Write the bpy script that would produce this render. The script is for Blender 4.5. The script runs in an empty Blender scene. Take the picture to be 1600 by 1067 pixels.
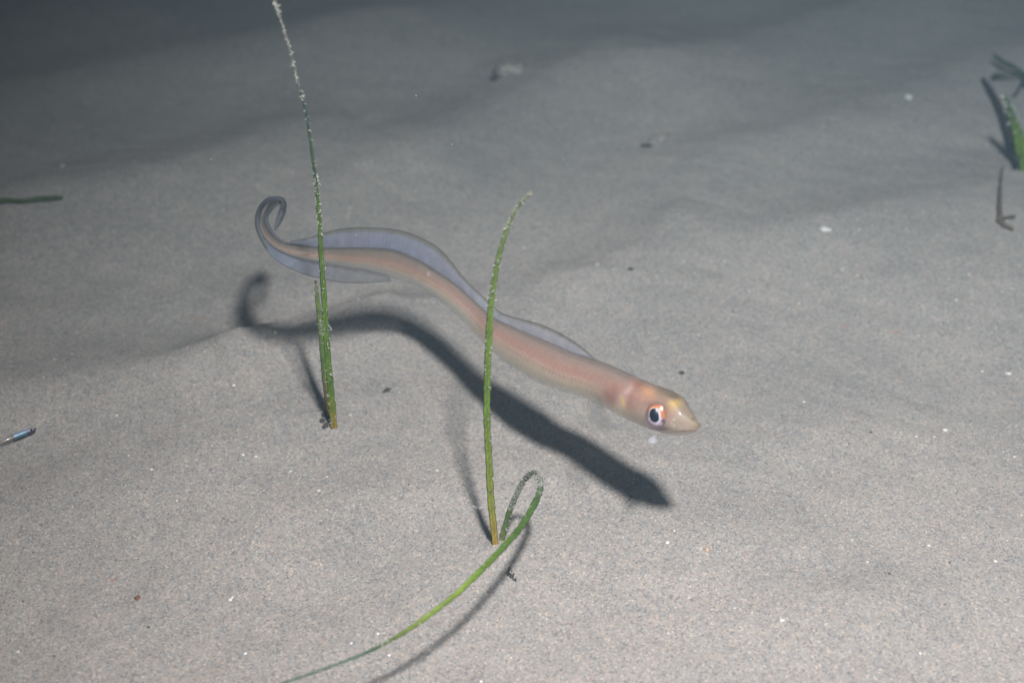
import bpy, bmesh, math, random
import numpy as np
from mathutils import Vector, Matrix
from mathutils.bvhtree import BVHTree
random.seed(7); np.random.seed(7)
R = math.radians
scn = bpy.context.scene
# ------------------------------------------------------------------ camera
CAM_H, TILT, LENS = 0.4015, R(35), 50.0
FPX = LENS/36*1600
cam_d = bpy.data.cameras.new('camera'); cam = bpy.data.objects.new('camera', cam_d)
scn.collection.objects.link(cam); scn.camera = cam
cam.location = (0, 0, CAM_H); cam.rotation_euler = (R(90)-TILT, 0, 0)
cam_d.lens = LENS; cam_d.sensor_width = 36; cam_d.clip_start = 0.01; cam_d.clip_end = 60
cam_d.dof.use_dof = True; cam_d.dof.focus_distance = 0.585; cam_d.dof.aperture_fstop = 7.6
# ------------------------------------------------------------------ water light (night, dim) and the diver's strobe
w = bpy.data.worlds.new('World'); scn.world = w; w.use_nodes = True
bg = w.node_tree.nodes['Background']
bg.inputs[0].default_value = (1.0, 0.46, 0.35, 1); bg.inputs[1].default_value = 0.16
LPOS = Vector((0.085, 0.11, 0.69))
sp = bpy.data.lights.new('strobe', 'SPOT'); spo = bpy.data.objects.new('strobe', sp); scn.collection.objects.link(spo)
sp.energy = 57; sp.color = (1.0, 0.785, 0.74); sp.shadow_soft_size = 0.031
sp.spot_size = R(93); sp.spot_blend = 1.0
spo.location = LPOS
spo.rotation_euler = (Vector((0.185, 0.425, 0))-LPOS).to_track_quat('-Z', 'Y').to_euler()
scn.view_settings.view_transform = 'Standard'; scn.view_settings.look = 'None'
scn.view_settings.exposure = 0.0; scn.view_settings.gamma = 1.0; scn.view_settings.use_curve_mapping = False
cy = scn.cycles
cy.use_denoising = True; cy.max_bounces = 8; cy.transparent_max_bounces = 24; cy.volume_bounces = 0
cy.adaptive_threshold = 0.01
try: cy.denoising_prefilter = 'ACCURATE'
except Exception: pass

# ------------------------------------------------------------------ measuring helpers: photo measurements to places in the water
fw = Vector((0, math.cos(TILT), -math.sin(TILT))); up = Vector((0, math.sin(TILT), math.cos(TILT))); rt = Vector((1, 0, 0))
EYE = Vector((0, 0, CAM_H))
def ray(px, py): return fw + rt*((px-800)/FPX) + up*((533.5-py)/FPX)      # depth-1 direction
def at_depth(px, py, d): return EYE + ray(px, py)*d
def at_z(px, py, z=0.0):
    r = ray(px, py); return EYE + r*((z-CAM_H)/r.z)
def at_Y(px, py, Y):
    r = ray(px, py); return EYE + r*(Y/r.y)
def proj(p):
    q = p-EYE; d = q.dot(fw); return (800+q.dot(rt)/d*FPX, 533.5-q.dot(up)/d*FPX)
def lin(c): c /= 255.0; return c/12.92 if c <= .04045 else ((c+.055)/1.055)**2.4
def alb(r, g, b, k=0.80): return (min(.9, lin(r)*k), min(.9, lin(g)*k), min(.9, lin(b)*k))

# ------------------------------------------------------------------ sea bed height
RIDGES = [  # (crest polyline as seen in the photograph, height, front width, lee width)
 ([(330,566),(385,552),(430,541),(480,527),(540,503),(600,484),(650,478)], .0105, .050, .010),
 ([(-100,352),(60,336),(200,312),(330,275),(440,225),(560,190)], .0115, .080, .044),
 ([(560,285),(680,228),(800,176),(900,120),(1010,60)], .0105, .075, .036),
 ([(-100,170),(150,120),(400,80),(700,20)], .010, .09, .04),
 ([(820,452),(900,440),(960,421),(1010,396),(1050,356),(1085,322)], .0062, .060, .018),
 ([(1180,388),(1350,350),(1480,318),(1640,280)], .0062, .060, .022),
 ([(1080,262),(1200,224),(1400,164),(1560,104),(1700,60)], .0068, .070, .030),
 ([(960,130),(1150,78),(1300,30),(1500,-30)], .0080, .08, .03),
 ([(-150,640),(100,612),(300,588),(400,560)], .0068, .045, .030),
 ([(-150,850),(60,806),(240,760),(380,700)], .0050, .050, .028),
 ([(380,860),(520,812),(640,742)], .0022, .040, .022),
 ([(1180,1020),(1340,955),(1500,885),(1700,800)], .0046, .050, .026),
 ([(1180,720),(1330,668),(1480,640)], .0016, .040, .025),
 ([(880,1010),(1000,985),(1120,925)], .0014, .035, .024),
]
RW = [(np.array([tuple(at_z(*p))[:2] for p in pl]), a, wf, wl) for pl, a, wf, wl in RIDGES]
MOUNDS = [(*tuple(at_z(x, y))[:2], h, r) for x, y, h, r in [(522,678,.0016,.0075), (509,662,.0012,.006), (777,858,.0015,.007), (790,866,.0010,.006), (1600,268,.003,.014), (600,616,.0008,.005), (215,938,.0007,.004), (1289,363,.0010,.007), (796,122,.003,.014), (1450,470,.0010,.012), (1180,520,.0008,.010), (300,900,.0008,.011), (690,780,.0006,.008), (1240,860,.0008,.010)]]
def ground_np(X, Y):
    Z = np.zeros_like(X)
    for pts, A, wf, wl in RW:
        best = np.full(X.shape, 1e9); sgn = np.zeros_like(X); t_all = np.zeros_like(X)
        n = len(pts)-1
        for i in range(n):
            a, b = pts[i], pts[i+1]; d = b-a; L2 = d@d; L = math.sqrt(L2)
            t = ((X-a[0])*d[0]+(Y-a[1])*d[1])/L2
            tc = np.clip(t, 0, 1)
            ex = X-(a[0]+tc*d[0]); ey = Y-(a[1]+tc*d[1]); dist = np.hypot(ex, ey)
            s = (d[0]*(Y-a[1])-d[1]*(X-a[0]))/L
            m = dist < best
            best = np.where(m, dist, best); sgn = np.where(m, s, sgn); t_all = np.where(m, (i+tc)/n, t_all)
        over = np.sqrt(np.maximum(best**2-np.minimum(np.abs(sgn), best)**2, 0))
        fade = np.exp(-(over/.03)**2)*np.clip(np.minimum(t_all, 1-t_all)*5+.25, 0, 1)**.7
        prof = np.where(sgn < 0, 1/(1+(sgn/wf)**2)**2, np.exp(-np.abs(sgn/wl)**1.7))
        Z += A*fade*prof
    # low swell of the sand and small irregular waves
    Z += .0040*np.sin(X*9+Y*21+1.2)*np.sin(X*4-Y*5+.4)*np.clip((Y-.25)/.3, .15, 1)
    calm = np.clip(1.5-Y*1.25, .2, 1)
    Z += calm*.0012*np.sin(X*31+Y*38+2*np.sin(X*11))*.6 + calm*.0006*np.sin(X*-47+Y*71+3*np.sin(Y*13+X*9))
    Z += calm*.00035*np.sin(X*130+Y*83+2*np.sin(X*40))*np.sin(Y*150-X*37+2*np.sin(Y*50))
    for bx, by, hh, rr in MOUNDS:
        d2 = ((X-bx)**2+(Y-by)**2)/rr**2
        Z += hh*np.exp(-d2)*(1+.35*np.sin(X*700+Y*420)*np.sin(Y*610-X*210))
    far = np.hypot(X, Y-.6)
    Z += np.clip(far-1.2, 0, 8)*.02*np.sin(X*2.1+Y*3.3) 
    return Z
GX = np.linspace(-1.1, 1.1, 1101); GY = np.linspace(-.2, 2.0, 1101)
GZ = ground_np(*np.meshgrid(GX, GY))
def gz(x, y):
    a = min(max((x+1.1)/.002, 0), 1098.9); b = min(max((y+.2)/.002, 0), 1098.9); i, j = int(a), int(b); a -= i; b -= j
    return float((GZ[j, i]*(1-a)+GZ[j, i+1]*a)*(1-b)+(GZ[j+1, i]*(1-a)+GZ[j+1, i+1]*a)*b)
def on_ground(px, py, lift=0.0):
    z = 0.0
    for _ in range(12):
        p = at_z(px, py, z+lift); z = z*.4+gz(p.x, p.y)*.6
    return at_z(px, py, z+lift)
def shadow_of(p):
    z = 0.0
    for _ in range(6):
        k = (LPOS.z-z)/(LPOS.z-p.z); q = LPOS+(p-LPOS)*k; z = gz(q.x, q.y)
    return q
def solve_depth(px, py, target, lo=.006, hi=.22):
    """height over the sand at which the shadow of this point falls on the shadow seen in the photograph"""
    best = None
    for k in range(90):
        z = lo+(hi-lo)*k/89; p = at_z(px, py, z); s = proj(shadow_of(p))
        e = 1e9
        for a, b in zip(target, target[1:]):
            d = (b[0]-a[0], b[1]-a[1]); L = d[0]**2+d[1]**2
            t = max(0, min(1, ((s[0]-a[0])*d[0]+(s[1]-a[1])*d[1])/L))
            e = min(e, math.hypot(s[0]-a[0]-t*d[0], s[1]-a[1]-t*d[1]))
        if best is None or e < best[0]: best = (e, z, p)
    return best
def spline(vals, n):
    """Catmull-Rom through vals (list of arrays) -> n samples"""
    V = np.array(vals, float); m = len(V); out = []
    for k in range(n):
        t = k/(n-1)*(m-1); i = min(int(t), m-2); f = t-i
        p0, p1, p2, p3 = V[max(i-1, 0)], V[i], V[i+1], V[min(i+2, m-1)]
        out.append(.5*((2*p1)+(-p0+p2)*f+(2*p0-5*p1+4*p2-p3)*f*f+(-p0+3*p1-3*p2+p3)*f**3))
    return np.array(out)

# ------------------------------------------------------------------ object helpers
def mesh_obj(name, verts, faces, mat, parent=None, cols=None, smooth=True):
    me = bpy.data.meshes.new(name); me.from_pydata([tuple(v) for v in verts], [], faces); me.update()
    if smooth: me.polygons.foreach_set('use_smooth', [True]*len(me.polygons))
    if cols is not None:
        ca = me.color_attributes.new('Col', 'FLOAT_COLOR', 'POINT')
        ca.data.foreach_set('color', np.array([(c if len(c) == 4 else (*c, 1)) for c in cols], 'f').ravel())
    me.materials.append(mat)
    o = bpy.data.objects.new(name, me); scn.collection.objects.link(o)
    if parent:
        o.parent = parent; o.matrix_parent_inverse = Matrix.Translation(-parent.location)
    return o
def thing(name, label, cat, loc, group=None):
    e = bpy.data.objects.new(name, None); e.empty_display_size = .02; scn.collection.objects.link(e); e.location = loc
    tag(e, label, cat, group); return e
def tag(o, label, cat, group=None):
    o['label'] = label; o['category'] = cat
    if group: o['group'] = group
def new_mat(name):
    m = bpy.data.materials.new(name); m.use_nodes = True
    nt = m.node_tree; return m, nt, nt.nodes, nt.links, nt.nodes['Principled BSDF']
def attr(nt):
    a = nt.nodes.new('ShaderNodeAttribute'); a.attribute_name = 'Col'; return a

# ------------------------------------------------------------------ materials
def sand_material():
    m, nt, N, L, b = new_mat('fine_sand')
    tc = N.new('ShaderNodeTexCoord')
    def noise(s, d=2, r=.5, dist=0):
        n = N.new('ShaderNodeTexNoise'); n.inputs['Scale'].default_value = s; n.inputs['Detail'].default_value = d
        n.inputs['Roughness'].default_value = r; n.inputs['Distortion'].default_value = dist; L.new(tc.outputs['Object'], n.inputs['Vector']); return n
    def ramp(src, pts):
        r = N.new('ShaderNodeValToRGB'); e = r.color_ramp.elements
        while len(e) < len(pts): e.new(.5)
        for i, (p, c) in enumerate(pts): e[i].position = p; e[i].color = (*c, 1) if len(c) == 3 else c
        L.new(src, r.inputs[0]); return r
    def mix(kind, f, a, c):
        x = N.new('ShaderNodeMix'); x.data_type = 'RGBA'; x.blend_type = kind
        if isinstance(f, (int, float)): x.inputs[0].default_value = f
        else: L.new(f, x.inputs[0])
        L.new(a, x.inputs[6]); 
        if isinstance(c, tuple): x.inputs[7].default_value = (*c, 1)
        else: L.new(c, x.inputs[7])
        return x.outputs[2]
    big = ramp(noise(7, 3, .55, .6).outputs['Fac'], [(.3, (.318, .312, .298)), (.7, (.385, .368, .345))])
    col = big.outputs[0]
    mid = ramp(noise(55, 4, .6, .5).outputs['Fac'], [(.3, (.93, .93, .94)), (.7, (1.05, 1.04, 1.03))])
    col = mix('MULTIPLY', 1, col, mid.outputs[0])
    # grains: cells of about three quarters of a millimetre, grey to cream to rust
    vo = N.new('ShaderNodeTexVoronoi'); vo.inputs['Scale'].default_value = 1500; L.new(tc.outputs['Object'], vo.inputs['Vector'])
    sep = N.new('ShaderNodeSeparateColor'); L.new(vo.outputs['Color'], sep.inputs[0])
    g = ramp(sep.outputs[0], [(0, (.50, .50, .53)), (.12, (.80, .80, .80)), (.5, (.99, .98, .98)), (.85, (1.14, 1.12, 1.08)), (.97, (1.40, 1.36, 1.28)), (1, (1.7, 1.66, 1.6))])
    col = mix('MULTIPLY', .84, col, g.outputs[0])
    vo2 = N.new('ShaderNodeTexVoronoi'); vo2.inputs['Scale'].default_value = 620; L.new(tc.outputs['Object'], vo2.inputs['Vector'])
    sep2 = N.new('ShaderNodeSeparateColor'); L.new(vo2.outputs['Color'], sep2.inputs[0])
    g2 = ramp(sep2.outputs[1], [(0, (.86, .87, .90)), (.2, (.95, .96, .97)), (.5, (1, 1, 1)), (.8, (1.05, 1.02, .99)), (1, (1.14, 1.04, 1.0))])
    col = mix('MULTIPLY', .9, col, g2.outputs[0])
    # scattered bright shell chips and dark mineral grains
    def specks(scale, thr, size, c, ch):
        nonlocal col
        v = N.new('ShaderNodeTexVoronoi'); v.inputs['Scale'].default_value = scale; L.new(tc.outputs['Object'], v.inputs['Vector'])
        s = N.new('ShaderNodeSeparateColor'); L.new(v.outputs['Color'], s.inputs[0])
        a = N.new('ShaderNodeMath'); a.operation = 'GREATER_THAN'; a.inputs[1].default_value = thr; L.new(s.outputs[ch], a.inputs[0])
        sz = N.new('ShaderNodeMath'); sz.operation = 'MULTIPLY'; sz.inputs[1].default_value = size; L.new(s.outputs[(ch+1) % 3], sz.inputs[0])
        d = N.new('ShaderNodeMath'); d.operation = 'LESS_THAN'; L.new(v.outputs['Distance'], d.inputs[0]); L.new(sz.outputs[0], d.inputs[1])
        q = N.new('ShaderNodeMath'); q.operation = 'MULTIPLY'; L.new(a.outputs[0], q.inputs[0]); L.new(d.outputs[0], q.inputs[1])
        col = mix('MIX', q.outputs[0], col, c)
    specks(110, .86, .095, (.86, .85, .82), 0)
    specks(210, .88, .15, (.80, .77, .70), 1)
    specks(160, .95, .14, (.09, .085, .08), 2)
    specks(120, .96, .12, (.45, .24, .16), 0)
    L.new(col, b.inputs['Base Color']); b.inputs['Roughness'].default_value = .92; b.inputs['Specular IOR Level'].default_value = .15
    # relief of the grains and of small hollows
    n1 = noise(900, 3, .6); n2 = noise(150, 3, .6); n3 = noise(40, 3, .5)
    b1 = N.new('ShaderNodeBump'); b1.inputs['Strength'].default_value = .5; b1.inputs['Distance'].default_value = .0006; L.new(n1.outputs['Fac'], b1.inputs['Height'])
    b2 = N.new('ShaderNodeBump'); b2.inputs['Strength'].default_value = .35; b2.inputs['Distance'].default_value = .0012; L.new(n2.outputs['Fac'], b2.inputs['Height']); L.new(b1.outputs[0], b2.inputs['Normal'])
    b3 = N.new('ShaderNodeBump'); b3.inputs['Strength'].default_value = .5; b3.inputs['Distance'].default_value = .003; L.new(n3.outputs['Fac'], b3.inputs['Height']); L.new(b2.outputs[0], b3.inputs['Normal'])
    L.new(b3.outputs[0], b.inputs['Normal'])
    return m
def attr_material(name, rough=.5, spec=.4, sss=0.0, alpha=False, translucent=0.0, coat=0.0, noise_amt=.12, noise_scale=900, bump=0.0):
    m, nt, N, L, b = new_mat(name); a = attr(nt)
    tc = N.new('ShaderNodeTexCoord'); n = N.new('ShaderNodeTexNoise'); n.inputs['Scale'].default_value = noise_scale; n.inputs['Detail'].default_value = 3
    L.new(tc.outputs['Object'], n.inputs['Vector'])
    r = N.new('ShaderNodeValToRGB'); e = r.color_ramp.elements
    e[0].position = .3; e[0].color = (1-noise_amt,)*3+(1,); e[1].position = .7; e[1].color = (1+noise_amt,)*3+(1,)
    L.new(n.outputs['Fac'], r.inputs[0])
    x = N.new('ShaderNodeMix'); x.data_type = 'RGBA'; x.blend_type = 'MULTIPLY'; x.inputs[0].default_value = 1
    L.new(a.outputs['Color'], x.inputs[6]); L.new(r.outputs[0], x.inputs[7])
    L.new(x.outputs[2], b.inputs['Base Color']); b.inputs['Roughness'].default_value = rough; b.inputs['Specular IOR Level'].default_value = spec
    if sss:
        b.inputs['Subsurface Weight'].default_value = sss; b.inputs['Subsurface Radius'].default_value = (1, .82, .72); b.inputs['Subsurface Scale'].default_value = .028
    if coat: b.inputs['Coat Weight'].default_value = coat; b.inputs['Coat Roughness'].default_value = .08
    if bump:
        bp = N.new('ShaderNodeBump'); bp.inputs['Strength'].default_value = bump; bp.inputs['Distance'].default_value = .0004
        L.new(n.outputs['Fac'], bp.inputs['Height']); L.new(bp.outputs[0], b.inputs['Normal'])
    out = N['Material Output']; sh = b.outputs[0]
    if translucent:
        t = N.new('ShaderNodeBsdfTranslucent'); L.new(x.outputs[2], t.inputs['Color'])
        ms = N.new('ShaderNodeMixShader'); ms.inputs[0].default_value = translucent; L.new(sh, ms.inputs[1]); L.new(t.outputs[0], ms.inputs[2]); sh = ms.outputs[0]
    if alpha:
        t = N.new('ShaderNodeBsdfTransparent'); ms = N.new('ShaderNodeMixShader'); L.new(a.outputs['Alpha'], ms.inputs[0]); L.new(t.outputs[0], ms.inputs[1]); L.new(sh, ms.inputs[2]); sh = ms.outputs[0]
    L.new(sh, out.inputs['Surface'])
    return m
def plain(name, col, rough=.6, spec=.3, amt=.25, scale=1200, **k):
    m = attr_material(name, rough, spec, noise_amt=amt, noise_scale=scale, **k)
    for nd in m.node_tree.nodes:
        if nd.type == 'ATTRIBUTE':
            for l in list(nd.outputs['Color'].links):
                s = l.to_socket; m.node_tree.links.remove(l); s.default_value = (*col, 1)
    return m
SAND = sand_material()
SKIN = attr_material('eel_skin', .42, .35, sss=1.0, alpha=True, translucent=.34, coat=.10, noise_amt=.06, noise_scale=700, bump=.12)
FIN = attr_material('fin_membrane', .35, .5, alpha=True, translucent=.45, noise_amt=.10, noise_scale=300)
EYEM = attr_material('eye_surface', .25, .3, coat=.25, noise_amt=.08, noise_scale=1500)
PUPIL = plain('pupil_black', (.012, .014, .024), .3, .3, .05)
GRASS = attr_material('seagrass_leaf', .42, .4, translucent=.42, noise_amt=.22, noise_scale=260, bump=.3)
CRUST = plain('epiphyte_crust', (.40, .42, .36), .8, .2, .4, 1500)
DARK = plain('dark_debris', (.075, .068, .06), .8, .2, .5)
STONE = plain('pale_stone', (.36, .33, .30), .85, .2, .3, 400)
SHELL = plain('white_shell', (.80, .80, .77), .4, .4, .1)
RUST = plain('rusty_crumb', (.22, .11, .07), .8, .2, .4)
TWIG = plain('brown_twig', (.15, .12, .09), .8, .2, .5)

# ------------------------------------------------------------------ sea bed
def build_seabed():
    n = 760
    s = np.linspace(-1, 1, n)
    ax = .42*s + .10*s**3 + 9.5*np.abs(s)**11*np.sign(s)
    ay = .42*s + .10*s**3 + 9.5*np.abs(s)**11*np.sign(s) + .66
    X, Y = np.meshgrid(ax, ay); Z = ground_np(X, Y)
    co = np.stack([X, Y, Z], -1).reshape(-1, 3).astype('f')
    i = np.arange(n*n).reshape(n, n)
    f = np.stack([i[:-1, :-1], i[:-1, 1:], i[1:, 1:], i[1:, :-1]], -1).reshape(-1, 4)
    me = bpy.data.meshes.new('sand'); me.vertices.add(len(co)); me.vertices.foreach_set('co', co.ravel())
    me.loops.add(f.size); me.loops.foreach_set('vertex_index', f.ravel().astype('i'))
    me.polygons.add(len(f)); me.polygons.foreach_set('loop_start', (np.arange(len(f))*4).astype('i'))
    me.polygons.foreach_set('loop_total', np.full(len(f), 4, 'i')); me.polygons.foreach_set('use_smooth', np.ones(len(f), bool))
    me.update(calc_edges=True); me.materials.append(SAND)
    o = bpy.data.objects.new('sea_bed', me); scn.collection.objects.link(o); o['kind'] = 'structure'
build_seabed()
def haze():
    m = bpy.data.materials.new('sea_water'); m.use_nodes = True; N = m.node_tree.nodes; N.remove(N['Principled BSDF'])
    v = N.new('ShaderNodeVolumePrincipled'); v.inputs['Density'].default_value = .50; v.inputs['Color'].default_value = (.18, .34, .46, 1)
    v.inputs['Anisotropy'].default_value = .3; v.inputs['Absorption Color'].default_value = (.025, .42, .88, 1)
    m.node_tree.links.new(v.outputs[0], N['Material Output'].inputs['Volume'])
    bm = bmesh.new(); bmesh.ops.create_cube(bm, size=1)
    for x in bm.verts: x.co = Vector((x.co.x*24, x.co.y*24+.6, x.co.z*2.7+.25))
    me = bpy.data.meshes.new('haze'); bm.to_mesh(me); bm.free(); me.materials.append(m)
    o = bpy.data.objects.new('haze', me); scn.collection.objects.link(o); o['kind'] = 'stuff'
haze()

# ------------------------------------------------------------------ the eel
PAIRS = [  # back outline, belly outline from snout to tail tip
((1093.5,662),(1092.5,668)),((1086,655),(1086.5,674)),((1077,644),(1076,678)),((1067.5,631.5),(1061,679.5)),((1059.5,619.5),(1044,677)),
((1050.5,612),(1025,671.5)),((1036,606),(1008,666)),((1012,598),(990,658)),((985,586),(965,645)),((958,574),(942,632)),
((928,562),(913,620)),((895,551),(877,610)),((868,539),(842,597)),((835,525),(810,578)),((805,512),(780,557)),
((772,496),(751,530)),((749,477),(724,502)),((715,446),(692,474)),((681,423),(662,453)),((655,407),(640,442)),
((616,391),(608,433)),((571,387),(571,424)),((535,387),(535,418)),((508,387),(507,411)),((480,385),(480,405)),
((455,382),(452,396)),((437,376),(431,386)),((424,364),(416,371)),((416,350),(409,352)),((414,337),(407,334)),
((420,326),(414,320)),((429,319),(427,313)),((437,317),(439,312)),((440,322),(444,320)),((438,332),(441,333)),
((433,346),(435,347)),((428,359),(429,360))]
SH = [(1062,800),(1050,792),(1000,765),(960,740),(900,705),(850,670),(800,640),(760,612),(720,580),(690,545),(660,513),(620,496),(580,496),(540,507),(500,520),(460,530),(420,522),(395,507)]
NP = len(PAIRS)
cen = [((a[0]+b[0])/2, (a[1]+b[1])/2) for a, b in PAIRS]
hs = []
for i in range(25): hs.append(solve_depth(cen[i][0], cen[i][1], SH, .03, .2)[1])
for i in range(25, NP): hs.append(None)
for i in range(25, NP): q_ = min(1, (i-24)/8); hs[i] = hs[24]-.014*q_*q_*(3-2*q_)
hs[0] = hs[1] = hs[2]
h2 = hs[:]
for _ in range(6): h2 = [sum(h2[max(0, j)] if j < NP else h2[-1] for j in range(i-1, i+2))/3 for i in range(NP)]
#print('eel heights', [round(x, 3) for x in h2[::3]])
KT = .38
depth = [(at_z(c[0], c[1], h)-EYE).dot(fw) for c, h in zip(cen, h2)]
def lift(px, py, i_f, extra=0.0):
    """a point of the outline: its depth follows the spine, leaning towards the viewer as it rises"""
    i0 = min(int(i_f), NP-2); f = i_f-i0
    d = depth[i0]*(1-f)+depth[i0+1]*f; cyy = cen[i0][1]*(1-f)+cen[i0+1][1]*f
    return at_depth(px, py, d-KT*(cyy-py)*d/FPX+extra)
Dp = [lift(*PAIRS[i][0], i) for i in range(NP)]; Vp = [lift(*PAIRS[i][1], i) for i in range(NP)]
NS, NR = 900, 80
D3 = spline(Dp, NS); V3 = spline(Vp, NS); IDX = np.linspace(0, NP-1, NS)
C3 = (D3+V3)/2; T3 = np.gradient(C3, axis=0)
SKT = [(0, (160,150,142)), (.07, (166,150,140)), (.16, (178,154,142)), (.27, (190,157,146)), (.37, (199,162,151)), (.43, (212,182,168)), (.55, (212,194,178)), (.68, (214,204,186)), (.80, (224,222,206)), (1, (232,234,228))]
TLT = [(0, (128,126,118)), (.12, (138,130,120)), (.28, (150,136,124)), (.42, (182,152,136)), (.56, (188,168,152)), (.72, (190,186,180)), (1, (200,206,212))]
def table(t, v):
    for (a, ca), (b, cb) in zip(t, t[1:]):
        if v <= b: f = (v-a)/(b-a); return [ca[k]+(cb[k]-ca[k])*f for k in range(3)]
    return list(t[-1][1])
PATCH = [  # markings of the head: centre, radii, angle, colour, strength
((985,606),(4,15),38,(226,204,196),.75),((972,632),(4,12),-8,(224,204,190),.6),((997,602),(10,6),25,(168,118,106),.85),((1014,612),(10,8),20,(226,172,132),.9),((950,618),(6,9),-30,(170,124,116),.7),((984,628),(4.5,10),10,(176,128,118),.65),((1000,632),(6,10),0,(214,180,160),.6),((962,604),(7,7),30,(186,146,136),.5),
((974,629),(2.4,6),-15,(240,210,140),.95),((958,620),(6,12),15,(172,134,126),.7),((992,632),(8,14),15,(180,146,136),.6),
((1055,629),(8,10),40,(240,200,124),.95),((1052,618),(9,3.5),25,(96,94,92),.85),((1080,648),(12,15),45,(176,156,132),.85),((1086,664),(7,8),0,(186,168,138),.7),
((1090,664),(6,9),10,(166,146,112),.7),((1063,658),(12,12),0,(188,176,164),.75),((1075,675),(12,3),0,(206,190,184),.8),
((1040,615),(12,6),20,(150,132,112),.8),((1031,670),(13,3),0,(128,108,116),.8),((1008,662),(12,4),15,(192,190,202),.7),
((1000,650),(14,10),20,(184,168,158),.6),((1068,673.5),(17,.9),-4,(128,104,98),.75),((1082,655),(2,1.4),20,(120,104,90),.6),((1053,655),(1.5,1.4),0,(240,230,210),.95),((1053,665),(1.5,1.4),0,(240,230,210),.95),((1049,661),(1.2,1.2),0,(236,226,210),.8),
((930,604),(7,9),0,(192,176,166),.5),((942,622),(6,10),0,(186,172,164),.5),((1024,634),(15,4),5,(128,112,92),.5),((1064,646),(5,3),30,(146,128,112),.6)]
verts, cols, faces = [], [], []
ringD = []
rs = np.random.RandomState(3)
for k in range(NS):
    c = Vector(C3[k]); u = Vector((D3[k]-V3[k])/2); t = Vector(T3[k]).normalized()
    u = u-t*u.dot(t)*.15; wv = t.cross(u).normalized()
    i = IDX[k]
    th = np.interp(i, [0, 2, 5, 8, 10, 14, 18, 22, 24, 26, 28, 33, 36], [.95, .88, .86, .90, .92, .84, .80, .88, 1.5, 2.4, 3.3, 3.2, 1.2])
    wv = wv*(u.length*th); ringD.append((c, u, wv, t))
    for j in range(NR):
        a = 2*math.pi*j/NR; ca, sa = math.cos(a), math.sin(a)
        e = .92
        p = c+u*(math.copysign(abs(ca)**e, ca))+wv*(math.copysign(abs(sa)**e, sa))
        # gill cover step, brow over the eye, lip line
        verts.append(p)
        v = (1-ca)/2
        cb = table(SKT, v); ct = table(TLT, v); f = min(1, max(0, (i-15)/7)); col = [cb[q]*(1-f)+ct[q]*f for q in range(3)]
        # lateral line: a row of tiny pores
        if 9 < i < 24 and abs(v-.50-.006*math.sin(k*.37)) < .012 and math.sin(k*1.6+.8*math.sin(k*.23)) > .2: col = [x*.87 for x in col]
        al = 1.0
        px, py = proj(p)
        if i < 12:
            for (cx, cyp), (rx, ry), ang, pc, st in PATCH:
                dx, dy = px-cx, py-cyp; ra = R(ang); X = dx*math.cos(ra)+dy*math.sin(ra); Yq = -dx*math.sin(ra)+dy*math.cos(ra)
                q = (X/(rx*1.25))**2+(Yq/(ry*1.25))**2
                if q < 5:
                    g = st*math.exp(-q*.9); col = [col[z]*(1-g)+pc[z]*g for z in range(3)]
        head = max(0, min(1, (10-i)/4))
        bel = max(0, (v-.62)/.38)
        al = 1-(.86*(1-head)+.45*head)*bel**1.1
        if i > 19: al -= .12
        if i > 26: al = .9
        if v < .06: al -= .15
        fr = .975+.05*rs.rand(); cc = alb(*[max(0, min(255, x*fr)) for x in col], .90)
        cols.append((*cc, max(.1, al)))
for k in range(NS-1):
    for j in range(NR):
        a = k*NR+j; b = k*NR+(j+1) % NR; faces.append((a, b, b+NR, a+NR))
verts.append(Vector(C3[0])-Vector(T3[0]).normalized()*.0005); cols.append(cols[0]); n0 = len(verts)-1
verts.append(Vector(C3[-1])); cols.append(cols[-2]); n1 = len(verts)-1
for j in range(NR):
    faces.append((n0, (j+1) % NR, j)); faces.append((n1, (NS-1)*NR+j, (NS-1)*NR+(j+1) % NR))
eel = thing('conger_eel', 'slender pink translucent eel with red rimmed eye swimming over the sand', 'eel', tuple(C3[NS//2]))
body = mesh_obj('body', verts, faces, SKIN, eel, cols)
bvh = BVHTree.FromPolygons([tuple(v) for v in verts], faces)

def fin(name, first, outer, base_side, wave, colfun, rows=11, n=1100):
    """a membrane between the body outline and its own outer edge"""
    idxs = [first+k for k in range(len(outer))]
    O = [lift(o[0], o[1], i, wave(i)) for o, i in zip(outer, idxs)]
    O = spline(O, n); vs, cs, fs = [], [], []
    for k in range(n):
        i = idxs[0]+(idxs[-1]-idxs[0])*k/(n-1); q = i/(NP-1)*(NS-1); a = min(int(q), NS-2); f = q-a
        B = (D3 if base_side == 'D' else V3); b = Vector(B[a]*(1-f)+B[a+1]*f); c = Vector(C3[a]*(1-f)+C3[a+1]*f)
        b = b+(c-b)*.16; o = Vector(O[k])
        ripple = .0003*math.sin(i*9)
        for r in range(rows):
            s = r/(rows-1); bow = math.sin(s*math.pi)*(.0008+ripple)
            vs.append(b.lerp(o, s)-fw*bow)
            cs.append(colfun(i, s, k))
    for k in range(n-1):
        for r in range(rows-1):
            a = k*rows+r; fs.append((a, a+1, a+rows+1, a+rows))
    return mesh_obj(name, vs, fs, FIN, eel, cs)
DORS = [(930,561),(908,541),(882,524),(849,508),(815,498),(783,488),(755,463),(727,436),(692,393),(662,373),(622,359),(572,355),(535,357),(508,363),(482,371),
(458,376),(444,377),(430,365),(421,350),(420,338),(426,329),(432,323),(437,320),(437,325),(434,334),(430,347),(427,360)]
ANAL = [(612,440),(571,442.5),(535,442),(507,437),(478,430),(447,417),(424,400),(409,380),(399,357),(399,335),(408,317),(422,307.5),(441,308),(447.5,318),(446,334),(438,351),(430,361.5)]
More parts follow.
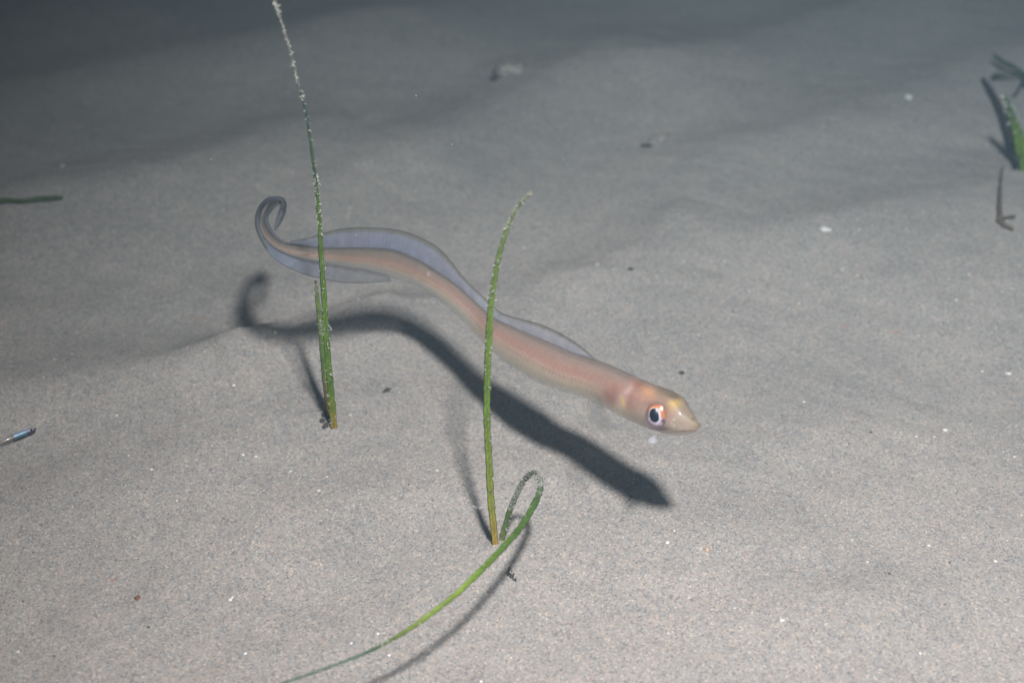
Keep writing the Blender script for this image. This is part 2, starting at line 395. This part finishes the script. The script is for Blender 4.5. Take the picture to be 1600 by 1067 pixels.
def dors_col(i, s, k):
    st = 1+.025*math.sin(k*1.05+.6*math.sin(k*.13))+.03*math.sin(k*.021)
    fq = max(0, min(1, (i-15)/4)); blue = alb((202-32*fq)*st, (202-22*fq)*st, (220-6*fq)*st); edge = alb(134, 132, 116); pale = alb(200, 208, 222)  # sheen mixed into the colour, dimmed towards the tail for the weaker light
    e = max(0, min(1, (s-.70)/.16)); base = [blue[q]*(1-e)+edge[q]*e for q in range(3)]
    al = (.52+.12*math.exp(-((s-.25)/.25)**2))*(1-e)+.62*e+.3*max(0, min(1, (i-25)/2))
    if s > .95: al = .72; base = alb(100, 102, 94)
    if 14 < i < 17.2: g = math.exp(-((i-15.6)/.8)**2)*(1-e); base = [base[q]*(1-g)+pale[q]*g for q in range(3)]
    if s < .14: al *= .8
    return (*base, al)
def anal_col(i, s, k):
    st = 1+.045*math.sin(k*1.05)+.03*math.sin(k*.03)
    blue = alb(150*st, 156*st, 166*st); edge = alb(84, 88, 92); al = .46
    if i > 22.5: g = min(1, (i-22.5)/2); blue = alb(148, 160, 184); al = .42+.22*g+(.24*min(1, (i-25)/2) if i > 25 else 0)
    lo = .90 if i < 26.5 else .62
    e = max(0, min(1, (s-lo)/.07))
    if i > 26.5: edge = alb(112, 112, 100)
    base = [blue[q]*(1-e)+edge[q]*e for q in range(3)]
    return (*base, al*(1-e)+.78*e)
fin('dorsal_fin', 10, DORS, 'D', lambda i: .023*math.sin(math.pi*min(1, max(0, (i-25)/11)))-.0015+.0045*math.exp(-((i-15.7)/1.1)**2)-.001*math.sin(i*.8), dors_col)
fin('anal_fin', 20, ANAL, 'V', lambda i: .001*math.sin(i*.7)-.022*math.sin(math.pi*min(1, max(0, (i-24)/12))), anal_col)

# pectoral fin on the near side and its twin
def pectoral(sign):
    rays = [((926,605),(917,628),(916,648)),((929,611),(924,640),(922,662)),((932,616),(934,648),(938,673)),((936,620),(944,648),(953,674)),((940,624),(951,644),(964,664))]
    vs, cs, fs = [], [], []; n = 28; m = 16
    A = spline([list(r[0]) for r in rays], n); B = spline([list(r[1]) for r in rays], n); Cc = spline([list(r[2]) for r in rays], n)
    for k in range(n):
        for j in range(m):
            s = j/(m-1); p = A[k]*(1-s)**2+2*B[k]*s*(1-s)+Cc[k]*s*s
            i0 = 9.9-1.2*k/n; dd = np.interp(i0, range(NP), depth)
            side = sign*(-.0088-.010*s)
            P = at_depth(p[0], p[1], dd+side+.004*(s))
            vs.append(P); ray_ = .9+.2*(k % 3 == 0)
            e = 1 if k < 2 else 0
            c = alb(178*ray_, 180*ray_, 176*ray_) if not e else alb(176, 172, 130)
            cs.append((*c, (.36-.24*s)*min(1, (n-1-k)/7) if not e else .62-.45*s))
    for k in range(n-1):
        for j in range(m-1): a = k*m+j; fs.append((a, a+1, a+m+1, a+m))
    return mesh_obj('pectoral_fin', vs, fs, FIN, eel, cs)
pectoral(1); pectoral(-1)

def eye(near):
    q = 5.45/(NP-1)*(NS-1); c, u, wv, t = ringD[int(q)]
    r0 = ray(1026.5, 648.5).normalized(); hit, nor, _, d = bvh.ray_cast(EYE, r0)
    toc = -r0 if near else None
    if near: n = (nor.normalized()*.35-r0*.65).normalized()
    else:
        # mirror through the head's middle plane
        wn = wv.normalized(); hit = hit-2*wn*(hit-c).dot(wn)
        n0_ = (nor.normalized()*.35-r0*.65).normalized(); n = n0_-2*wn*n0_.dot(wn)
    ux = Vector((1, 0, 0)); ux = (ux-n*ux.dot(n)).normalized(); uy = n.cross(ux)
    if uy.z < 0: uy = -uy
    px = hit.copy()-EYE; s = px.dot(fw)/FPX        # metres per measured unit
    def dome(name, cx, cy_, rx, ry, ang, h0, bulge, mat, colf, parent, r_in=0.0, rings=22, seg=72):
        vs, cs, fs = [], [], []
        ca, sa = math.cos(R(ang)), math.sin(R(ang))
        for k in range(rings+1):
            r = r_in+(1-r_in)*k/rings
            for j in range(seg):
                a = 2*math.pi*j/seg; X = rx*r*math.cos(a); Y = ry*r*math.sin(a)
                X, Y = X*ca-Y*sa+cx, X*sa+Y*ca+cy_
                vs.append(hit+ux*(X*s)+uy*(Y*s)+n*((h0+bulge*(1-r*r))*s)); cs.append(colf(r, math.degrees(math.atan2(Y-cy_, X-cx)), X, Y))
        for k in range(rings):
            for j in range(seg): a = k*seg+j; b = k*seg+(j+1) % seg; fs.append((a, b, b+seg, a+seg))
        o = mesh_obj(name, vs, fs, mat, parent, cs); return o
    def sclera(r, a, X, Y):
        if r > .90: return alb(134, 122, 118)
        if a < -20 and a > -170: return alb(186, 172, 184)
        return alb(176, 166, 160)
    e = dome('eye', 0, 0, 18.6, 20, 0, .4, 5.2, EYEM, sclera, eel)
    def irisc(r, a, X, Y):
        # angle 0 is towards the snout, 90 up
        rr = r
        if rr > .93: return alb(112, 84, 82)
        ex, ey = X+2.6, Y-.2; c12, s12 = math.cos(R(12)), math.sin(R(12)); ex, ey = ex*c12+ey*s12, -ex*s12+ey*c12; pe = math.hypot(ex/8.0, ey/10.9); wt = max(0, min(1, (1.19+.13*(X > 0)-pe)/.10))
        up_ = max(0, min(1, (a+28)/10))*max(0, min(1, (172-a)/12)) if -60 < a else 0
        o_ = (204, 122, 74); lv = (176, 164, 182); dk = (96, 70, 80)
        base = [lv[z]*(1-up_)+o_[z]*up_ for z in range(3)]
        if -58 < a < -24: g = math.exp(-((a+40)/13)**2)*(1 if rr > .68 else .0); base = [base[z]*(1-g)+dk[z]*g for z in range(3)]
        if a > 150 or a < -165: base = [base[z]*.6+dk[z]*.4 for z in range(3)]
        base = [base[z]*(1-wt)+(206, 206, 212)[z]*wt for z in range(3)]
        return alb(*base)
    dome('iris', .3, .3, 16.4, 18.0, 8, 2.2, 4.5, EYEM, irisc, e)
    dome('pupil', -2.6, .2, 8.0, 10.9, 12, 5.8, 2.0, PUPIL, lambda r, a, X, Y: (.02, .02, .03), e)
eye(True); eye(False)

# ------------------------------------------------------------------ seagrass
def blade(name, pts, parent, colf, n=200, normal=None, wscale=1.0, cup=.18):
    """pts: (Vector place, width in metres). A flat leaf with a little thickness and a shallow keel"""
    P = spline([list(p) for p, _ in pts], n); W = np.interp(np.linspace(0, len(pts)-1, n), range(len(pts)), [w_ for _, w_ in pts])
    T = np.gradient(P, axis=0); vs, cs, fs = [], [], []; prof = [(-1, .0), (-.5, .12), (0, .18), (.5, .12), (1, .0), (.5, -.10), (0, -.06), (-.5, -.10)]
    m = len(prof)
    for k in range(n):
        t = Vector(T[k]).normalized(); view = (Vector(P[k])-EYE).normalized()
        side = t.cross(view).normalized(); nr = side.cross(t).normalized()
        tw = .18*math.sin(k/n*7+len(name)); side2 = side*math.cos(tw)+nr*math.sin(tw); nr2 = nr*math.cos(tw)-side*math.sin(tw)
        wd = W[k]*.5*(1+.06*math.sin(k*.9)+.05*math.sin(k*.37))
        for a, b in prof:
            vs.append(Vector(P[k])+side2*a*wd+nr2*b*wd*1.1); cs.append(colf(k/(n-1), a, k))
    for k in range(n-1):
        for j in range(m): a = k*m+j; b = k*m+(j+1) % m; fs.append((a, b, b+m, a+m))
    fs.append(tuple(range(m-1, -1, -1))); fs.append(tuple((n-1)*m+j for j in range(m)))
    return mesh_obj(name, vs, fs, GRASS, parent, cs), P, W
def crust(parent, P, W, spots, size=.0009):
    """flakes and threads of growth on a leaf; spots: (from, to, how many, spread)"""
    vs, fs = [], []
    rnd = random.Random(len(P)*3+int(P[0][0]*1e5))
    for a, b, cnt, spr in spots:
        for _ in range(cnt):
            t = rnd.uniform(a, b); k = min(len(P)-1, int(t*(len(P)-1))); base = Vector(P[k])
            view = (base-EYE).normalized(); tt = (Vector(P[min(k+1, len(P)-1)])-Vector(P[max(k-1, 0)])).normalized(); side = tt.cross(view).normalized()
            sg = rnd.choice((-1, 1)); off = W[k]*.5*(rnd.uniform(.6, 1.05) if rnd.random() < .75 else rnd.uniform(0, .6))*sg
            p = base+side*off*(1+spr*rnd.random())-view*rnd.uniform(.0001, W[k]*.25)
            s = size*rnd.uniform(.2, 1.0)**1.3
            bm = bmesh.new(); bmesh.ops.create_icosphere(bm, subdivisions=1, radius=1)
            M = Matrix.Rotation(rnd.uniform(0, 6.3), 3, Vector((rnd.uniform(-1, 1), rnd.uniform(-1, 1), rnd.uniform(-1, 1)+.01)).normalized())
            sc = Vector((s*rnd.uniform(.4, 2.2), s*rnd.uniform(.15, .5), s*rnd.uniform(.15, .45))); o0 = len(vs)
            for x in bm.verts: q = x.co*rnd.uniform(.6, 1.35); vs.append(p+M @ Vector((q.x*sc.x, q.y*sc.y, q.z*sc.z)))
            bm.verts.index_update()
            for f in bm.faces: fs.append(tuple(o0+x.index for x in f.verts))
            bm.free()
    o = mesh_obj('epiphyte_crust', vs, fs, CRUST, parent, smooth=True); o['kind'] = 'stuff'; return o
def mpp(p): return (p-EYE).dot(fw)/FPX
def leafcol(stops, stripe=.12, patch=None):
    def f(t, a, k):
        c = table(stops, t); s = 1-stripe*(abs(a) < .3)+.08*math.sin(k*1.3+a*4)*math.sin(k*.31)
        if patch:
            for lo, hi, pc, am in patch:
                if lo < t < hi and (math.sin(k*2.7+a*9)+math.sin(k*1.1-a*5)) > .9-am: c = list(pc)
        return alb(c[0]*s*1.06, c[1]*s, c[2]*s, 1.12)
    return f
# tall shoot on the left
b0 = on_ground(522, 675); s1 = thing('seagrass_shoot', 'tall thin seagrass shoot with fuzzy pale tip, crossing in front of the eel tail', 'seagrass', tuple(b0))
PX = [(523,679),(520,645),(516,600),(512,555),(509,510),(506,460),(502,400),(499,345),(494,290),(487,235),(478,175),(466,130),(452,75),(440,35),(430,3),(427,-10)]
WX = [10,11,10.5,10,9.5,9,8,7,6,5,4,3,3.4,3.4,4,2]
pts = []
for k, ((x, y), wd) in enumerate(zip(PX, WX)):
    p = at_Y(x, y, b0.y+.002-.00004*(675-y)); pts.append((p, wd*mpp(p)))
G1 = [(0, (196,172,76)), (.045, (176,170,62)), (.08, (140,162,56)), (.12, (112,158,52)), (.3, (118,160,58)), (.48, (112,150,66)), (.56, (86,120,84)), (.7, (74,104,92)), (.85, (120,132,126)), (1, (96,124,92))]
o, P, W = blade('leaf', pts, s1, leafcol(G1, .1, [(.72, .96, (172,178,168), .9)]), 260)
crust(s1, P, W, [(.02, .45, 80, .2), (.25, .28, 34, 1.0), (.44, .58, 80, .3), (.52,.55,20,.9), (.62, .99, 70, .2), (.74, .78, 34, .8), (.89, .93, 40, 1.0)], .00085)
PX = [(517,670),(512,630),(507,585),(503,540),(499,495),(495,460),(493,438)]; WX = [8,9,9,8.5,8,6.5,3]
pts = []
for (x, y), wd in zip(PX, WX):
    p = at_Y(x, y, b0.y+.010+.00004*(675-y)); pts.append((p, wd*mpp(p)))
o, P, W = blade('leaf', pts, s1, leafcol([(0, (196,160,90)), (.2, (160,156,86)), (.4, (116,150,80)), (.8, (122,148,84)), (1, (130,140,95))]), 120)
crust(s1, P, W, [(.1, .98, 50, .3), (.85, .95, 16, .8)], .0008)
# shoot in the middle with one upright and one looping leaf
b0 = on_ground(775, 857); s2 = thing('seagrass_shoot', 'seagrass shoot with one upright leaf and one leaf bent over in a loop', 'seagrass', tuple(b0))
PX = [(775,861),(771,820),(767,780),(764,720),(761,660),(761,600),(763,545),(766,490),(772,440),(781,395),(795,352),(812,320),(832,298)]
WX = [9.5,11,11.5,11,11,11,10.5,10.5,9.5,8.5,7,6,2]
pts = []
for (x, y), wd in zip(PX, WX):
    p = at_Y(x, y, b0.y+.002+.00004*(857-y)); pts.append((p, wd*mpp(p)))
G2 = [(0, (196,168,80)), (.05, (180,170,78)), (.15, (150,166,70)), (.35, (120,158,60)), (.6, (118,154,66)), (.8, (112,140,78)), (.92, (110,128,90)), (1, (140,140,100))]
o, P, W = blade('leaf', pts, s2, leafcol(G2), 260)
crust(s2, P, W, [(.1, .85, 190, .1), (.60, .67, 36, .7), (.82, .99, 90, .3), (.98, 1.0, 5, 1.2)], .00062)
PX = [(779,864),(788,828),(796,800),(806,775),(818,752),(830,740),(839,741),(844,752),(843,768),(831,795),(813,824),(793,847),(772,870),(740,902),(705,934),(650,975),(605,1003),(568,1021),(505,1045),(447,1065),(400,1080),(330,1100)]
WX = [8,9,9.5,9,9,9,9,9.5,10,10.5,10.5,10.5,10,9.5,8.5,8,5.5,5,4.5,4,3.5,2]
SHL = [(806,845),(804,872),(791,900),(757,948),(712,989),(650,1027),(602,1054),(560,1072),(500,1095),(440,1112)]
pts = []
zs = []
for k, ((x, y), wd) in enumerate(zip(PX, WX)):
    if k < 9: p = at_Y(x, y, b0.y+.006-.0030*max(0, k-4)); zs.append(p.z)
    else:
        e, z, p = solve_depth(x, y, SHL, .004, .09); zs.append(z)
for k in range(9, len(zs)): 
    if k > 17: zs[k] = zs[17]-.001*(k-17)
z2 = zs[:]
for _ in range(4): z2 = z2[:1]+[(z2[k-1]+z2[k]+z2[k+1])/3 if k > 6 else z2[k] for k in range(1, len(z2)-1)]+z2[-1:]
#print('loop z', [round(v, 3) for v in zs])
for k, ((x, y), wd) in enumerate(zip(PX, WX)):
    p = at_Y(x, y, b0.y+.006-.0030*max(0, k-4)) if k < 7 else at_z(x, y, z2[k]); pts.append((p, wd*mpp(p)))
G3 = [(0, (160,165,85)), (.06, (110,145,80)), (.14, (78,96,70)), (.3, (74,88,66)), (.38, (92,118,84)), (.42, (84,122,56)), (.55, (100,140,60)), (.66, (132,168,56)), (.74, (120,150,60)), (.8, (76,110,84)), (1, (84,116,96))]
o, P, W = blade('leaf', pts, s2, leafcol(G3, .08, [(.1, .36, (178,190,180), 1.0)]), 420)
crust(s2, P, W, [(.03, .36, 110, .05), (.10, .14, 20, .1), (.34, .40, 30, .2), (.42, .98, 36, .1), (.755, .775, 12, .3), (.83, .85, 12, .3)], .0007)
# shoot at the right edge of the view
b0 = on_ground(1603, 268); s3 = thing('seagrass_shoot', 'blurred seagrass shoot with broad green leaf, a dark strip for its shadow and dark twiggy tips at the right edge', 'seagrass', tuple(b0))
def edge_blade(PX, WX, dY, colf, lifts=None):
    pts = []
    for k, ((x, y), wd) in enumerate(zip(PX, WX)):
        p = at_Y(x, y, b0.y+dY) if lifts is None else on_ground(x, y, lifts[k])
        pts.append((p, wd*mpp(p)))
    return blade('leaf', pts, s3, colf, 90)
GR = leafcol([(0, (120,160,50)), (.35, (125,165,55)), (.7, (95,125,75)), (1, (110,120,85))])
o, P, W = edge_blade([(1604,268),(1597,240),(1590,210),(1580,180),(1573,160),(1570,148)], [19,20,16,12,9,4], 0, GR)
crust(s3, P, W, [(.3, 1, 40, .4)], .0016)
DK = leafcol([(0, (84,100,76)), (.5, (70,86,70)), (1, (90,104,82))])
edge_blade([(1592,250),(1582,225),(1572,195),(1560,165),(1548,142),(1535,122)], [9,11,11,10,9,5], 0, leafcol([(0, (100,120,70)), (.3, (84,78,66)), (1, (76,74,72))]), [.012,.010,.008,.006,.005,.004])  # no real leaf: dark strip standing in for the broad leaf's cast shadow
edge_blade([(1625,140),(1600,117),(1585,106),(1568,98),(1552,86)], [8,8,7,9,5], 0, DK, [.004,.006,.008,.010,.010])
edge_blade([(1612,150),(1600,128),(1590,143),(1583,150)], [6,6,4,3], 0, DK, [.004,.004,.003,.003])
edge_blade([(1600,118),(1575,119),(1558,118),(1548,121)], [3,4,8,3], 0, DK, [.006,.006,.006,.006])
# loose leaf on the left, twig on the right
b0 = on_ground(40, 312); s4 = thing('seagrass_leaf', 'loose dark green seagrass leaf lying flat on the sand at the left edge', 'seagrass leaf', tuple(b0))
pts = []
for (x, y), wd in zip([(-60,318),(-20,315),(10,313),(35,314),(60,311),(80,310),(98,308)], [9,9,8,6,8,8,4]):
    p = on_ground(x, y, .0022); pts.append((p, wd*mpp(p)))
blade('leaf_blade', pts, s4, leafcol([(0, (128,144,66)), (.4, (96,116,72)), (1, (84,108,76))], .1), 80)
def tube(bm, pts, rad, seg=7):
    P = spline([list(p) for p in pts], len(pts)*6); T = np.gradient(P, axis=0); rings = []
    n = len(P)
    for k in range(n):
        t = Vector(T[k]).normalized(); a = t.cross(Vector((0, 0, 1)) if abs(t.z) < .9 else Vector((1, 0, 0))).normalized(); b = t.cross(a)
        r = np.interp(k/(n-1), np.linspace(0, 1, len(rad)), rad)*(1+.25*math.sin(k*1.7)*.6)
        rings.append([bm.verts.new(Vector(P[k])+(a*math.cos(2*math.pi*j/seg)+b*math.sin(2*math.pi*j/seg))*r) for j in range(seg)])
    for k in range(n-1):
        for j in range(seg): bm.faces.new((rings[k][j], rings[k][(j+1) % seg], rings[k+1][(j+1) % seg], rings[k+1][j]))
    bm.faces.new(rings[0][::-1]); bm.faces.new(rings[-1])
def from_bm(name, bm, mat, parent=None):
    me = bpy.data.meshes.new(name); bm.normal_update(); bm.to_mesh(me); bm.free(); me.polygons.foreach_set('use_smooth', [True]*len(me.polygons)); me.materials.append(mat)
    o = bpy.data.objects.new(name, me); scn.collection.objects.link(o)
    c = sum((v.co for v in me.vertices), Vector())/len(me.vertices); me.transform(Matrix.Translation(-c)); o.location = c
    if parent: o.parent = parent; o.matrix_parent_inverse = Matrix.Translation(-parent.location)
    return o
def twig(name, label, cat, runs, mat, group=None):
    bm = bmesh.new()
    for px, rads, lf in runs: tube(bm, [on_ground(x, y, lf) for x, y in px], [r*.00032 for r in rads])
    o = from_bm(name, bm, mat); tag(o, label, cat, group); return o
twig('twig', 'thin brown hooked twig on the sand below the green shoot at the right edge', 'twig',
     [([(1566,262),(1563,290),(1562,320),(1563,342)], [1.6,3,4,4.5], .003), ([(1560,342),(1568,350),(1583,358)], [5,4.5,2.5], .002), ([(1563,341),(1575,339),(1586,338)], [2,2.5,3], .002)], TWIG)
twig('twig', 'short crooked grey brown twig lying on the far sand above and right of centre', 'twig', [([(1275,200),(1287,198),(1298,189),(1312,186),(1325,184)], [2.5,4,3.5,2,1], .0005)], STONE)
def lump(name, label, cat, x, y, rx, ry, mat, rough=.3, seed=0, lift=0.0, rot=0, hz=.6, group=None, sub=3):
    c = on_ground(x, y); s = mpp(c); rnd = random.Random(seed+int(x)); bm = bmesh.new(); bmesh.ops.create_icosphere(bm, subdivisions=sub, radius=1)
    ph = [rnd.uniform(0, 6) for _ in range(6)]
    for v in bm.verts:
        d = v.co; f = 1+rough*(math.sin(d.x*3+ph[0])*math.sin(d.y*4+ph[1])+.5*math.sin(d.z*7+ph[2]+d.x*5)+.3*math.sin(d.y*11+ph[3]))
        p = Vector((d.x*rx*s*f, d.y*ry*s*1.3*f, d.z*min(rx, ry)*s*hz*f)); v.co = Matrix.Rotation(R(rot), 3, 'Z') @ p
    me = bpy.data.meshes.new(name); bm.to_mesh(me); bm.free(); me.polygons.foreach_set('use_smooth', [True]*len(me.polygons)); me.materials.append(mat)
    o = bpy.data.objects.new(name, me); scn.collection.objects.link(o); o.location = c+Vector((0, 0, lift+min(rx, ry)*s*hz*.35)); tag(o, label, cat, group); return o
st = lump('stone', 'pale rounded stone half buried in the far sand near the top centre', 'stone', 796, 112, 25, 12, STONE, .22, 1, rot=12, hz=.7)
lump('debris_scrap', 'small dark lump for the hole at the left end of the pale far stone', 'debris', 772, 124, 6, 5, DARK, .4, 2)  # dark lump put in for the dark hole in the stone
lump('shell_fragment', 'pale narrow shell fragment on the far sand above the upright leaf tip, slanting', 'shell', 1030, 218, 18, 7, STONE, .25, 3, rot=38, hz=.6)
lump('debris_scrap', 'dark flat scrap at the lower end of the slanting pale shell fragment', 'debris', 1009, 229, 9, 4, DARK, .3, 4)
lump('shell_fragment', 'bright white chip on the sand right of centre just below the long low ripple', 'shell', 1289, 359, 8, 4, SHELL, .35, 5, rot=-15)
lump('shell_fragment', 'small round pale chip on dark sand above the loose leaf at the left edge', 'shell', 97, 260, 5, 5, STONE, .2, 6)
lump('shell_fragment', 'white chip on the far sand left of the dark twiggy shoot at the right edge', 'shell', 1420, 153, 5, 5, SHELL, .3, 7)
lump('shell_fragment', 'flat white chip in the thin leaf shadow left of the upright middle leaf', 'shell', 746, 793, 8, 2.6, SHELL, .35, 8, rot=-8)
lump('shell_fragment', 'tiny cream orange chip on the sand below the shadow of the eel head', 'shell', 1105, 859, 3, 3, plain('orange_shell', (.72, .48, .30), .5, .3, .1), .25, 9)
lump('shell_fragment', 'tiny white chip on the sand low in the right half', 'shell', 1222, 969, 4, 2.4, SHELL, .3, 10)
lump('shell_fragment', 'tiny white chip on the sand near the right edge level with the eel head', 'shell', 1576, 584, 4, 2.6, SHELL, .3, 11)
lump('shell_fragment', 'tiny white chip on the sand right of the eel shadow, halfway to the right edge', 'shell', 1477, 672, 4, 2.2, SHELL, .3, 12)
lump('debris_scrap', 'small black scrap on the sand between the tall shoot and the eel shadow', 'debris', 604, 610, 6, 2.6, DARK, .5, 13, rot=38)
lump('pebble', 'tiny dark pebble on the sand just above the eel snout', 'pebble', 1065, 583, 4, 3, DARK, .3, 14)
lump('pebble', 'tiny rust brown pebble alone on the sand in the lower left', 'pebble', 215, 934, 4, 3.4, RUST, .3, 15)
lump('pebble', 'tiny dark pebble above the bend of the eel shadow beside the eel back', 'pebble', 985, 421, 4, 2.4, DARK, .4, 16)
def crumbs(name, label, cat, pts, mat, rmax, seed):
    bm = bmesh.new(); rnd = random.Random(seed)
    for x, y in pts:
        for _ in range(5):
            c = on_ground(x+rnd.uniform(-3, 3), y+rnd.uniform(-3, 3), .0006); g = bmesh.ops.create_icosphere(bm, subdivisions=2, radius=1)
            s = rmax*mpp(c)*rnd.uniform(.4, 1)
            for v in g['verts']: d = v.co.copy(); v.co = c+Vector((d.x*s*rnd.uniform(.8, 1.3), d.y*s*1.2, d.z*s*.6))
    o = from_bm(name, bm, mat); tag(o, label, cat); return o
crumbs('debris_scrap', 'dark crumbly debris heaped at the foot of the tall left seagrass shoot', 'debris', [(507,646),(505,656),(511,638),(509,664),(513,650)], DARK, 3.4, 1)
crumbs('debris_scrap', 'black forked crumb beside the shadow of the looping leaf', 'debris', [(797,889),(794,896),(800,897),(803,903)], DARK, 2.4, 2)
# bubble like speck drifting under the eye
def drifting_speck():
    c = at_depth(1019, 688.5, depth[6]-.004); s = mpp(c); bm = bmesh.new(); bmesh.ops.create_icosphere(bm, subdivisions=3, radius=1)
    for v in bm.verts: d = v.co; f = 1+.18*math.sin(d.x*5+1)*math.sin(d.y*4)+.1*math.sin(d.z*9); v.co = Vector((d.x*8*s*f, d.y*6*s*f, d.z*6.5*s*f))
    me = bpy.data.meshes.new('drifting_particle'); bm.to_mesh(me); bm.free(); me.polygons.foreach_set('use_smooth', [True]*len(me.polygons))
    ca = me.color_attributes.new('Col', 'FLOAT_COLOR', 'POINT')
    ca.data.foreach_set('color', np.array([(.75, .78, .85, .42)]*len(me.vertices), 'f').ravel()); me.materials.append(FIN)
    o = bpy.data.objects.new('drifting_particle', me); scn.collection.objects.link(o); o.location = c; tag(o, 'translucent white speck drifting in the water under the eye of the eel', 'particle')
drifting_speck()
def backscatter():
    spots = [(556,368,.55),(600,545,.5),(430,520,.5),(1019,720,.45),(330,250,.6),(706,226,.6),(1130,470,.5),(880,250,.62),(250,420,.5),(650,150,.6),(1180,700,.42),(470,860,.42),(905,945,.38),(560,468,.5),(1340,430,.5)]
    src = None; rnd = random.Random(4)
    for x, y, d in spots:
        p = at_depth(x, y, d)
        if src is None:
            bm = bmesh.new(); bmesh.ops.create_icosphere(bm, subdivisions=2, radius=1)
            for v in bm.verts: v.co *= rnd.uniform(.7, 1.2)
            me = bpy.data.meshes.new('drifting_particle'); bm.to_mesh(me); bm.free(); me.materials.append(CRUST); me.polygons.foreach_set('use_smooth', [True]*len(me.polygons))
            o = src = bpy.data.objects.new('drifting_particle', me)
        else: o = src.copy()
        scn.collection.objects.link(o); o.location = p; k = d/FPX*rnd.uniform(.8, 1.5); o.scale = (k*1.5, k*.8, k); o.rotation_euler = (rnd.uniform(0, 6), rnd.uniform(0, 6), rnd.uniform(0, 6))
        tag(o, 'minute pale speck drifting in open water, away from the eel head', 'particle', 'minute specks drifting in the water')
backscatter()
# small shrimp-like iridescent creature at the left edge
def larva():
    mB = attr_material('larva_skin', .25, .6, alpha=True, coat=.5, noise_amt=.15, noise_scale=900)
    c0 = on_ground(34, 679, .006); e = thing('fish_larva', 'tiny iridescent blue and silver fish larva above the sand at the left edge', 'fish larva', tuple(c0))
    cl = [(56,668),(53,670),(46,673),(36,677),(26,681),(14,686),(4,690),(-8,694)]; wd = [1,3.6,4.6,4.8,4.6,4,3,1]
    pts = spline([list(on_ground(x, y, .0035)) for x, y in cl], 90); W = np.interp(np.linspace(0, 7, 90), range(8), wd); T = np.gradient(pts, axis=0); vs, cs, fs = [], [], []; m = 20
    for k in range(90):
        t = Vector(T[k]).normalized(); a = t.cross(fw).normalized(); a = a if a.z > 0 else -a; b = t.cross(a).normalized(); s = mpp(Vector(pts[k]))*W[k]
        for j in range(m):
            q = 2*math.pi*j/m; ca = math.cos(q); vs.append(Vector(pts[k])+a*ca*s+b*math.sin(q)*s*.6)
            x = k/89
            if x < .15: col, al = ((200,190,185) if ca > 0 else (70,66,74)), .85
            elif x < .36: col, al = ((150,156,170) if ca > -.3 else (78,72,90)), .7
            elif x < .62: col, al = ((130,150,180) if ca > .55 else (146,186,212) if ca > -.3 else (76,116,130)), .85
            else: col, al = (128,116,112), .4
            cs.append((*alb(*col, 1.0), al))
    for k in range(89):
        for j in range(m): a = k*m+j; b = k*m+(j+1) % m; fs.append((a, b, b+m, a+m))
    fs.append(tuple(range(m-1, -1, -1))); fs.append(tuple(89*m+j for j in range(m)))
    mesh_obj('body', vs, fs, mB, e, cs)
    p = on_ground(51, 671, .0035); p2 = p-fw*.0018; bm = bmesh.new(); bmesh.ops.create_uvsphere(bm, u_segments=12, v_segments=8, radius=1.6*mpp(p))
    for v in bm.verts: v.co += p2
    from_bm('eye', bm, PUPIL, e)
larva()
